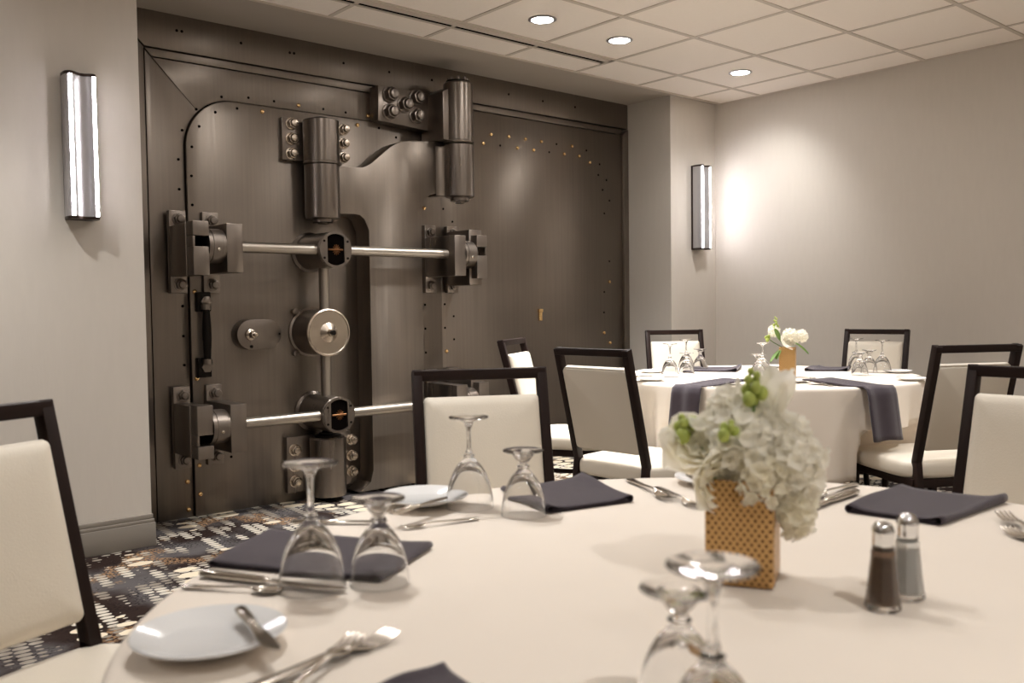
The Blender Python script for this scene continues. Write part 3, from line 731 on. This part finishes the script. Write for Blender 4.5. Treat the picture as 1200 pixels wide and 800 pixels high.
# ------------------------------------------------------------------ plates
def make_plate(R):
    pr = [(.001, .0), (R*.55, .0), (R*.60, .0015), (R*.66, .003), (R*.97, .0125), (R, .0145), (R*.985, .016), (R*.93, .0145), (R*.66, .0062), (R*.55, .0045), (.001, .0042)]
    return MB().lathe(pr, n=64, cap=(False, False)).build('bread_plate', M['china'], None, ang=45)
plate = make_plate(.083); tag(plate, cat='plate')
def place_on(proto, px, py, lab, gp, rz=0, dz=0, tilt=None):
    p = atz(px, py, TS+dz); return place(proto, Vector((p.x, p.y, TS+dz)), rz, lab, gp, tilt=tilt)
PG1, PG2 = 'bread plates on the near table', 'bread plates on the far table'
place_on(plate, 246, 753, 'white bread plate at bottom left with a butter knife on it', PG1, dz=.006)
place_on(plate, 497, 588, 'white bread plate behind the short goblet and napkin, near table', PG1, dz=.006)
place_on(plate, 838, 566, 'white bread plate peeking out left of the bouquet', PG1)
for q, lab in (((763, 446), 'small white plate on the left front rim of the far table'), ((764, 436.5), 'small white plate on the far table behind the leftmost glass'),
               ((906, 430.5), 'small white plate behind the far gold vase'), ((1069, 445.5), 'small white plate on the right rim of the far table'), ((1052, 436.5), 'small white plate behind the right group of glasses'), ((926, 448), 'small white plate in front of the far gold vase')):
    place_on(plate, *q, lab, PG2).scale = (.85, .85, .85)

# ------------------------------------------------------------------ cutlery
def strip(mb, secs, dish=0, k=7):
    """secs: (x, halfwidth, z, thickness, yoff)"""
    rings = []
    for x, w, z, t, *yo in secs:
        y0 = yo[0] if yo else 0; dd = yo[1] if len(yo) > 1 else 0; r = []
        for i in range(k):
            v = -1+2*i/(k-1); r.append((x, y0+w*v, z+dd*v*v + t/2*math.sqrt(max(0, 1-.8*v*v))))
        for i in range(k):
            v = 1-2*i/(k-1); r.append((x, y0+w*v, z+dd*v*v - t/2*math.sqrt(max(0, 1-.8*v*v))))
        rings.append(r)
    return mb.rings(rings)
HND = [(-.198, .004, .003, .003), (-.194, .0085, .0032, .004), (-.17, .0082, .004, .0045), (-.12, .005, .006, .004), (-.08, .003, .0085, .0035), (-.062, .0035, .008, .003)]
fk = MB(); strip(fk, HND + [(-.054, .009, .0055, .002), (-.045, .0122, .003, .002, 0, .001), (-.037, .0125, .002, .0018, 0, .0015)])
for i in range(4):
    y = (-1.5+i)*.0066; strip(fk, [(-.039, .0024, .0025, .0018, y), (-.02, .0021, .0035, .0017, y), (-.006, .0018, .0065, .0015, y), (0, .0006, .0085, .001, y)], k=4)
fork = tag(fk.build('dinner_fork', M['silver'], None, ang=60), cat='fork')
sp_ = MB(); strip(sp_, HND + [(-.055, .008, .006, .002, 0, .001), (-.048, .0145, .0035, .0018, 0, .003), (-.036, .019, .0015, .0018, 0, .005), (-.020, .0195, .0012, .0018, 0, .0055), (-.008, .015, .0022, .0018, 0, .004), (0, .004, .006, .0015, 0, .001)], k=9)
spoon = tag(sp_.build('teaspoon', M['silver'], None, ang=60), cat='spoon')
kn = MB(); strip(kn, [(-.235, .005, .0055, .006), (-.231, .0085, .0055, .009), (-.20, .0092, .0055, .0105), (-.15, .008, .0055, .0095), (-.128, .007, .0055, .009), (-.124, .006, .0055, .007), (-.118, .008, .0055, .003), (-.08, .0095, .0055, .0022), (-.03, .0095, .0055, .0018, .0005), (-.008, .006, .0055, .0014, .002), (0, .0012, .0055, .001, .006)], k=7)
knife = tag(kn.build('dinner_knife', M['silver'], None, ang=60), cat='knife')
bk = MB(); strip(bk, [(-.16, .004, .004, .006), (-.157, .007, .004, .009), (-.13, .0075, .004, .0095), (-.095, .006, .004, .008), (-.09, .005, .004, .006), (-.085, .0065, .004, .003), (-.04, .0095, .004, .002), (-.01, .0085, .004, .0018), (0, .002, .004, .001, .004)])
bknife = tag(bk.build('butter_knife', M['silver'], None, ang=60), cat='knife')
def lay(proto, tip, tail, lab, gp, dz=0, roll=0):
    a, b = atz(*tip, TS+dz+.004), atz(*tail, TS+dz+.004); d = a-b
    o = place(proto, Vector((a.x, a.y, TS+dz+.0005)), math.atan2(d.y, d.x), lab, gp)
    ln = -min(v.co.x for v in proto.data.vertices); k = max(.72, min(1.1, d.length/ln)); o.scale = (k, k, k)
    return o
K1 = 'cutlery on the near table'; K2 = 'cutlery on the far table'
lay(fork, (787, 586), (737, 561), 'fork right of the middle napkin with handle at the far table edge', K1)
lay(fork, (818, 594), (770, 570), 'fork half under the bouquet, right of the first one', K1)
lay(fork, (418, 746), (300, 838), 'blurred fork at the bottom left, tines beside the plate shadow', K1, dz=.004)
lay(fork, (461, 742), (255, 822), 'blurred fork at the bottom left pointing furthest right', K1)
lay(fork, (1174, 602), (1262, 655), 'fork at the right frame edge, upper of two', K1, dz=.004)
lay(fork, (1180, 620), (1278, 665), 'fork at the right frame edge, lower of two', K1)
lay(knife, (405, 692), (236, 672), 'dinner knife lying before the dark napkin, behind the left tall glass', K1)
lay(spoon, (330, 692), (222, 686), 'teaspoon lying in front of the dinner knife at the left', K1)
lay(knife, (925, 603), (1018, 571), 'dinner knife with handle at the table edge right of the bouquet', K1)
lay(spoon, (950, 583), (1003, 566), 'teaspoon just behind the knife right of the bouquet', K1)
lay(bknife, (322, 762), (281, 713), 'butter knife resting across the bottom left bread plate', K1, dz=.022)
lay(bknife, (525, 582), (462, 600), 'butter knife on the bread plate behind the short goblet', K1, dz=.022)
lay(bknife, (836, 572), (806, 556), 'butter knife on the plate left of the bouquet', K1, dz=.016)
lay(knife, (455, 611), (381, 611), 'knife lying left of the short goblet, behind it', K1)
lay(fork, (470, 618), (560, 606), 'fork between the two goblet pairs', K1)
lay(fork, (952, 443), (962, 452.5), 'upright-pointing fork before the far gold vase', K2)
lay(fork, (940, 447), (975, 451.5), 'fork lying just left of the far draped napkin', K2)
lay(spoon, (930, 446.5), (948, 444), 'small spoon in front of the far gold vase', K2)
lay(knife, (788, 440), (742, 441.5), 'knife on the far table at the left rim', K2)
lay(knife, (1050, 440.5), (1088, 441.5), 'knife on the far table at the right rim', K2)
lay(spoon, (858, 453), (838, 453.5), 'small spoon near the front rim of the far table', K2)

# ------------------------------------------------------------------ napkins
def flat_napkin(quad, lab, gp, hmax=.014, z=TS):
    """quad px: A-B is one looped edge, D-C the other; loops seen open along A-D"""
    P = [atz(*q, z+.004) for q in quad]; A, B, C, Dd = P
    mb = MB(); nu, nv = 22, 14; layers = 3
    def surf(u, v, w):  # u across loops 0..1 , v along, w height fraction
        p = (A*(1-u)+Dd*u)*(1-v) + (B*(1-u)+C*u)*v
        e = abs(2*u-1); h = .0045+ (hmax-.0045)*e**5*(1 if e < .97 else .9)
        h *= 1+.25*math.sin(5*v+u*3)
        return Vector((p.x, p.y, z+.0008+h*w))
    path = []
    for i in range(nu+1): path.append((i/nu, 1.0, 0))
    for k in range(1, 5): a = PI/2-PI*k/5; path.append((1, .5+.5*math.sin(a), .006*math.cos(a)))
    for i in range(nu+1): path.append((1-i/nu, 0.0, 0))
    for k in range(1, 5): a = -PI/2+PI*k/5; path.append((0, .5+.5*math.sin(a), -.006*math.cos(a)))
    ax = (Dd-A).normalized(); rings = []
    for j in range(nv+1):
        v = j/nv; r = []
        for u, w, off in path:
            p = surf(u, v, w); r.append(p+ax*off)
        rings.append(r)
    mb.rings(rings, cap=(False, False))
    # inner folded layer
    R2 = []
    for j in range(nv+1):
        v = j/nv; R2.append([surf(.03+.94*i/nu, .005+.99*v, .5) for i in range(nu+1)])
    mb.rings(R2, cap=(False, False), closed=False)
    o = mb.build('napkin', M['napkin'], None, ang=70, fix=False); c = (A+B+C+Dd)/4; c.z = z
    o.data.transform(Matrix.Translation(-c)); o.location = c
    s = o.modifiers.new('thickness', 'SOLIDIFY'); s.thickness = .0012; s.offset = 0
    return tag(o, lab, 'napkin', gp)
N1, N2 = 'folded dark napkins on the near table', 'folded dark napkins on the far table'
flat_napkin([(248, 661), (318, 621), (503, 639), (442, 679)], 'folded dark napkin under the left tall glass and goblet', N1, .008)
flat_napkin([(645, 599), (590, 573), (682, 560), (739, 586)], 'folded dark napkin right of the short goblet, in front of the middle chair', N1, .014)
flat_napkin([(994, 598), (1057, 571), (1177, 586), (1099, 613)], 'folded dark napkin right of the bouquet, behind the shakers', N1, .014)
flat_napkin([(440, 815), (521, 782), (566, 815), (500, 860)], 'corner of a dark napkin poking up at the bottom edge', N1, .012)
flat_napkin([(800, 434.5), (818, 429.5), (868, 430.5), (862, 435)], 'flat dark napkin on the far side of the far table, left of the vase', N2, .022)
flat_napkin([(944, 434), (960, 429.5), (996, 430.5), (992, 434)], 'flat dark napkin on the far side of the far table, right of the vase', N2, .018)
# draped napkins on the far table: lie on the top, bend over the rim, hang down
def drape(px_mid, width, inner, drop, lab, curl, skew=0.):
    p = atz(*px_mid, TS); c = Vector((*T2, TS)); d = (p-c); d.z = 0; d.normalize(); s_ = Vector((-d.y, d.x, 0)); R = .742
    path = []
    for i in range(12): s = i/11; path.append((R-.005-inner*(1-s), .0035+curl*(max(0, 1-s*2.2))**2*.5 + .006*math.sin(s*5), 1-s))
    path += [(R+.014, .000, 0), (R+.024, -.012, 0)]
    for i in range(1, 10): path.append((R+.028+.038*i/9, -.012-drop*i/9, 0))
    out = []
    nW = 12
    for r, z, sk in path:
        row = []
        for j in range(nW+1):
            v = -1+2*j/nW; rr = r if z < -.01 else r
            q = c + d*rr + s_*(v*width/2+sk*skew); q.z = TS+z+.003*math.sin(v*4+r*9)*(1 if z < -.02 else .4)
            if z < -.01: q += d*(.006*math.sin(v*5)+.008)
            row.append(q)
        out.append(row)
    mb = MB().rings(out, cap=(False, False), closed=False); o = mb.build('napkin', M['napkin'], None, ang=70)
    o.data.transform(Matrix.Translation(-p)); o.location = p
    m = o.modifiers.new('thickness', 'SOLIDIFY'); m.thickness = .006; m.offset = 1
    return tag(o, lab, 'napkin', N2)
drape((802, 453), .14, .2, .215, 'dark napkin hanging over the left front of the far table', .03, .12)
drape((1030, 453), .17, .22, .215, 'dark napkin hanging over the right front of the far table', .03, -.12)

# ------------------------------------------------------------------ shakers
def shaker(p, fill, lab, part_label):
    o = empty('shaker', p, lab, 'shaker')
    def octa(prof): return MB().rings([[(r*math.cos(2*PI*(i+.5)/8), r*math.sin(2*PI*(i+.5)/8), z) for i in range(8)] for r, z in prof])
    octa([(.0205, .0), (.0215, .003), (.0205, .008), (.0125, .078), (.0115, .082)]).build('glass_body', M['glass'], o, bevel=.0008)
    octa([(.0165, .007), (.0172, .010), (.0135, .072), (.004, .073)]).build('contents', fill, o, smooth=False)
    MB().lathe([(.0128, .079), (.0128, .094), (.0135, .0945), (.0125, .099), (.009, .1045), (.004, .107), (.0005, .1075)], n=28).build('chrome_cap', M['chrome'], o)
def onb(px, py): p = atz(px, py, TS); return Vector((p.x, p.y, TS))
shaker(onb(1034.5, 713), M['pepper'], 'pepper shaker with chrome cap, nearer of the two shakers', '')
shaker(onb(1063, 700), M['salt'], 'salt shaker with chrome cap, just behind the pepper shaker', '')

# ------------------------------------------------------------------ vases and flowers
def make_vase(loc, R, h, lab, rz=None):
    mb = MB(); bm = mb.bm; n = 48 if rz is None else 64; uvl = bm.loops.layers.uv.new('UVMap')
    prof = [(R-.004, 0), (R, .004), (R, h*.25), (R, h*.5), (R, h*.75), (R, h-.003), (R-.0015, h), (R-.004, h-.002), (R-.005, h*.3)]
    def xy(r, i):
        if rz is None: return r*math.cos(2*PI*i/n), r*math.sin(2*PI*i/n)
        # rounded square, arc-length stepped
        q, k = divmod(i, 16); rc = .006; hs = r-rc
        if k <= 10: x, y = r, -hs+2*hs*k/10
        else: a = (k-10)/6*PI/2; x, y = hs+rc*math.cos(a), hs+rc*math.sin(a)
        a = q*PI/2; return x*math.cos(a)-y*math.sin(a), x*math.sin(a)+y*math.cos(a)
    def uu(i):
        if rz is None: return i/n
        q, k = divmod(i, 16); return (q+(k/10*.93 if k <= 10 else .93+.07*(k-10)/6))/4
    rr = [[bm.verts.new((*xy(r, i), z)) for i in range(n)] for r, z in prof]
    for k in range(len(rr)-1):
        for i in range(n):
            j = (i+1) % n; f = bm.faces.new((rr[k][i], rr[k][j], rr[k+1][j], rr[k+1][i]))
            for lp, (a, b) in zip(f.loops, ((i, k), (i+1, k), (i+1, k+1), (i, k+1))): lp[uvl].uv = (uu(a), prof[b][1]/h*.5)
    bm.faces.new(rr[0][::-1]); bm.faces.new(rr[-1])
    o = mb.build('gold_vase', M['gold'], None, ang=50); o.location = loc; o.rotation_euler = (0, 0, rz or 0)
    return tag(o, lab, 'vase')
def petal_mesh(mb, c, d, up, L, W, curl, th=0, k=5):
    d = Vector(d).normalized(); s_ = d.cross(Vector(up))
    if s_.length < 1e-3: s_ = d.orthogonal()
    s_.normalize(); u = s_.cross(d).normalized(); rows = []
    for i in range(k+1):
        t = i/k; w = W*math.sin(PI*min(1, .12+t*.80))**.75*(1 if t < 1 else .55); row = []
        for j in range(5):
            v = -1+j/2; row.append(Vector(c)+d*(L*t*(1-.12*t*curl*curl)) + s_*(w*v) + u*(curl*L*t*t*.55 + .25*W*v*v))
        rows.append(row)
    mb.rings(rows, cap=(False, False), closed=False)
def floret(mb, c, nrm, r, rnd):
    nrm = Vector(nrm).normalized(); a = nrm.orthogonal().normalized(); b = nrm.cross(a); n = 5; o = rnd.uniform(0, 6)
    for k in range(n):
        t = o+2*PI*k/n; d = a*math.cos(t)+b*math.sin(t)
        petal_mesh(mb, c, d+nrm*rnd.uniform(.3, .8), nrm, r*rnd.uniform(.85, 1.15), r*.48, rnd.uniform(-.2, .7), k=3)
def cluster_bloom(loc, R, lab, seed, gp, stem_to, n=70, fr=.014, mat='petal', sc=(1, 1, 1)):
    rnd = random.Random(seed); mb = MB(); o = empty('white_bloom', loc, lab, 'flower', gp)
    mb.sphere((0, 0, 0), R*.72, sc)
    for k in range(n):
        z = 1-2*(k+.5)/n; a = k*2.39996; q = math.sqrt(1-z*z); d = Vector((q*math.cos(a), q*math.sin(a), z))
        p = Vector((d.x*sc[0], d.y*sc[1], d.z*sc[2]))*R*rnd.uniform(.72, .92)
        floret(mb, p, d+Vector((rnd.uniform(-.3, .3), rnd.uniform(-.3, .3), rnd.uniform(-.3, .3))), fr*rnd.uniform(.8, 1.2), rnd)
    mb.build('florets', M[mat], o, ang=180, fix=False)
    stem(o, loc, stem_to); return o
def stem(o, loc, to, r=.0022, leaf=False):
    a = Vector(to)-Vector(loc); m = a*.5+Vector((0, 0, a.z*.1))
    MB().tube([(0, 0, 0), m*.5+Vector((0, 0, .0)), a*.75, a], r, 6).build('stem', M['green'], o)
def rose_bloom(loc, R, lab, seed, gp, stem_to, tilt=(0, 0, 1), mat='petal2'):
    rnd = random.Random(seed); mb = MB(); o = empty('white_rose', loc, lab, 'flower', gp)
    for ring, (n, L, W, op) in enumerate(((3, .55, .35, .15), (4, .7, .42, .35), (5, .9, .5, .6), (6, 1.05, .55, .95), (7, 1.15, .6, 1.4))):
        for k in range(n):
            t = 2*PI*k/n+ring*.7+rnd.uniform(-.15, .15)
            d = Vector((math.cos(t)*op, math.sin(t)*op, 1)); petal_mesh(mb, (math.cos(t)*R*.06*ring, math.sin(t)*R*.06*ring, -R*.35), d, (-math.cos(t), -math.sin(t), .4), R*L, R*W, -.35 if ring < 3 else -.1)
    q = Vector((0, 0, 1)).rotation_difference(Vector(tilt).normalized()).to_matrix().to_4x4()
    mb.xf(q); mb.build('petals', M[mat], o, ang=180, fix=False); stem(o, loc, stem_to); return o
def tulip(loc, R, lab, gp, stem_to, tilt):
    mb = MB(); o = empty('white_tulip', loc, lab, 'flower', gp)
    for k in range(6):
        t = 2*PI*k/6; op = .12 if k % 2 else .3
        petal_mesh(mb, (math.cos(t)*R*.1, math.sin(t)*R*.1, -R*.7), (math.cos(t)*op, math.sin(t)*op, 1), (-math.cos(t), -math.sin(t), .2), R*1.9, R*.62, -.28, k=8)
    q = Vector((0, 0, 1)).rotation_difference(Vector(tilt).normalized()).to_matrix().to_4x4()
    mb.xf(q); mb.build('petals', M['petal'], o, ang=180, fix=False); stem(o, loc, stem_to, .003); return o
def bud_sprig(loc, h, R, n, lab, gp, stem_to, tilt=(0, 0, 1), seed=1, white=False):
    rnd = random.Random(seed); mb = MB(); o = empty('bud_sprig', loc, lab, 'flower', gp)
    ax = Vector(tilt).normalized(); a = ax.orthogonal().normalized(); b = ax.cross(a)
    for k in range(n):
        s = k/(n-1); t = k*2.4; rr = R*(1-.65*s); c = ax*(h*s)+(a*math.cos(t)+b*math.sin(t))*rr
        mb.sphere(c, R*(.75-.4*s), (1, 1, 1.2), 7)
    mb.build('buds', M['bud'], o, ang=180)
    if white:
        w = MB()
        for k in range(5): floret(w, ax*(h*.1*k)+(a*math.cos(k*2)+b*math.sin(k*2))*R, a*math.cos(k*2)+b*math.sin(k*2)+ax*.4, R*1.1, rnd)
        w.build('florets', M['petal'], o, ang=180, fix=False)
    stem(o, loc, stem_to); return o
def leaf(loc, d, L, W, lab, gp, curl=-.3):
    mb = MB(); petal_mesh(mb, (0, 0, 0), d, (0, 0, 1), L, W, curl, k=8); o = mb.build('leaf_spray', M['green'], None, ang=180, fix=False); o.location = loc
    m = o.modifiers.new('thickness', 'SOLIDIFY'); m.thickness = .0006
    return tag(o, lab, 'leaf', gp)
# near arrangement
VB = atz(871, 680, TS); VB = Vector((VB.x, VB.y, TS)); VH = .14
VB = VB+Vector((VB.x, VB.y, 0)).normalized()*.012
make_vase(VB, .0445, VH, 'square gold lattice-patterned vase in the centre of the near table', math.atan2(VB.y, VB.x)+PI-.13)
top = VB+Vector((0, 0, VH-.02))
vd = Vector((VB.x, VB.y, 0)).normalized()
def at_depth(px, py, off):   # point on the vertical plane through the vase, facing the camera, moved back by off
    d = ray(px, py); dist = (VB.x*vd.x+VB.y*vd.y+off)/(d.x*vd.x+d.y*vd.y); return CAM+d*dist
FG = 'white bouquet in the near gold vase'
for q, off, R, n, fr, sd, lab, mt, sc in (
    ((872, 520), .0, .052, 90, .015, 1, 'big white clustered bloom in the heart of the near bouquet', 'petal', (1, 1, 1)),
    ((862, 487), .03, .036, 60, .014, 2, 'white clustered bloom at the top of the near bouquet', 'petal', (1, 1, 1.1)),
    ((928, 548), -.01, .047, 90, .015, 3, 'white clustered bloom on the right flank of the near bouquet', 'petal', (.9, .9, 1.25)),
    ((912, 515), .03, .038, 60, .014, 4, 'white clustered bloom upper right in the near bouquet', 'petal', (1, 1, 1)),
    ((893, 562), -.03, .034, 50, .014, 5, 'white clustered bloom low at the front rim of the near vase', 'petal2', (1, 1, 1)),
    ((932, 590), -.02, .030, 50, .013, 6, 'small drooping white cluster low on the right of the near bouquet', 'petal2', (.8, .8, 1.5))):
    cluster_bloom(at_depth(*q, off), R, lab, sd, FG, top, n, fr, mt, sc)
rose_bloom(at_depth(822, 525, -.01), .050, 'open cream rose on the left of the near bouquet', 8, FG, top, (-.5, -.2, .5))
rose_bloom(at_depth(835, 560, -.035), .040, 'open cream rose drooping over the left rim of the near vase', 9, FG, top, (-.1, -.6, -.1))
tulip(at_depth(908, 465, .02), .036, 'white tulip rising at the top right of the near bouquet', FG, top, (.15, -.05, 1))
bud_sprig(at_depth(884, 470, .0), .040, .013, 9, 'green budded sprig at the top of the near bouquet', FG, top, (-.1, 0, 1), 3)
bud_sprig(at_depth(808, 507, .0), .022, .015, 6, 'pale budded sprig at the far left of the near bouquet', FG, top, (-.5, .3, .8), 4, True)
bud_sprig(at_depth(853, 512, -.045), .018, .012, 6, 'small green bud cluster in the middle of the near bouquet', FG, top, (0, -.2, 1), 5)
MB_ = None
# far arrangement
VC = atz(923, 441.5, TS); VC = Vector((VC.x, VC.y, TS)); 
make_vase(VC, .038, .148, 'small gold vase standing on the far table', math.atan2(VC.y, VC.x)+PI-.1)
top2 = VC+Vector((0, 0, .13)); vd2 = Vector((VC.x, VC.y, 0)).normalized()
def at2(px, py, off=0):
    d = ray(px, py); dist = (VC.x*vd2.x+VC.y*vd2.y+off)/(d.x*vd2.x+d.y*vd2.y); return CAM+d*dist
F2 = 'white bouquet in the far gold vase'
cluster_bloom(at2(926, 395), .040, 'fluffy white bloom at the centre of the far bouquet', 21, F2, top2, 70, .014)
cluster_bloom(at2(939, 393.5), .028, 'small white bloom at the right of the far bouquet', 22, F2, top2, 40, .012)
rose_bloom(at2(921, 403, -.03), .036, 'cream rose above the rim of the far vase', 23, F2, top2, (0, -.6, .5), 'petal')
cluster_bloom(at2(907, 388), .026, 'small white bloom at the left of the far bouquet', 24, F2, top2, 36, .012)
bud_sprig(at2(909, 386), .06, .012, 9, 'tall green budded sprig topping the far bouquet', F2, top2, (-.02, 0, 1), 6)
bud_sprig(at2(901, 397), .02, .014, 5, 'pale green bud at the left of the far bouquet', F2, top2, (-.5, .3, .5), 7)
for q, e, L, lab in (((913, 411), (903, 421), .075, 'green leaf drooping left of the far vase, outermost'), ((915, 409), (909, 419), .06, 'green leaf drooping left of the far vase, close to it'), ((932, 402), (947, 411), .085, 'green leaf arching right over the rim of the far vase'), ((913, 398), (909, 383), .07, 'green leaf rising beside the sprig in the far bouquet')):
    a, b_ = at2(*q, -.03), at2(*e, -.06); leaf(a, b_-a, L, .013, lab, F2)

# ------------------------------------------------------------------ world / view
w = bpy.data.worlds.new('world'); bpy.context.scene.world = w; w.use_nodes = True
w.node_tree.nodes['Background'].inputs[0].default_value = (1, .9, .8, 1); w.node_tree.nodes['Background'].inputs[1].default_value = .0
sc = bpy.context.scene
sc.view_settings.view_transform = 'Standard'; sc.view_settings.look = 'None'; sc.view_settings.gamma = 1; sc.view_settings.exposure = 0.90
sc.view_settings.use_curve_mapping = False
try:
    sc.cycles.use_denoising = True; sc.cycles.denoiser = 'OPENIMAGEDENOISE'
except Exception: pass
sc.cycles.max_bounces = 14; sc.cycles.transmission_bounces = 14; sc.cycles.glossy_bounces = 6; sc.cycles.diffuse_bounces = 6
sc.cycles.sample_clamp_indirect = 6
sc.cycles.caustics_refractive = True; sc.cycles.caustics_reflective = False; sc.cycles.blur_glossy = .5
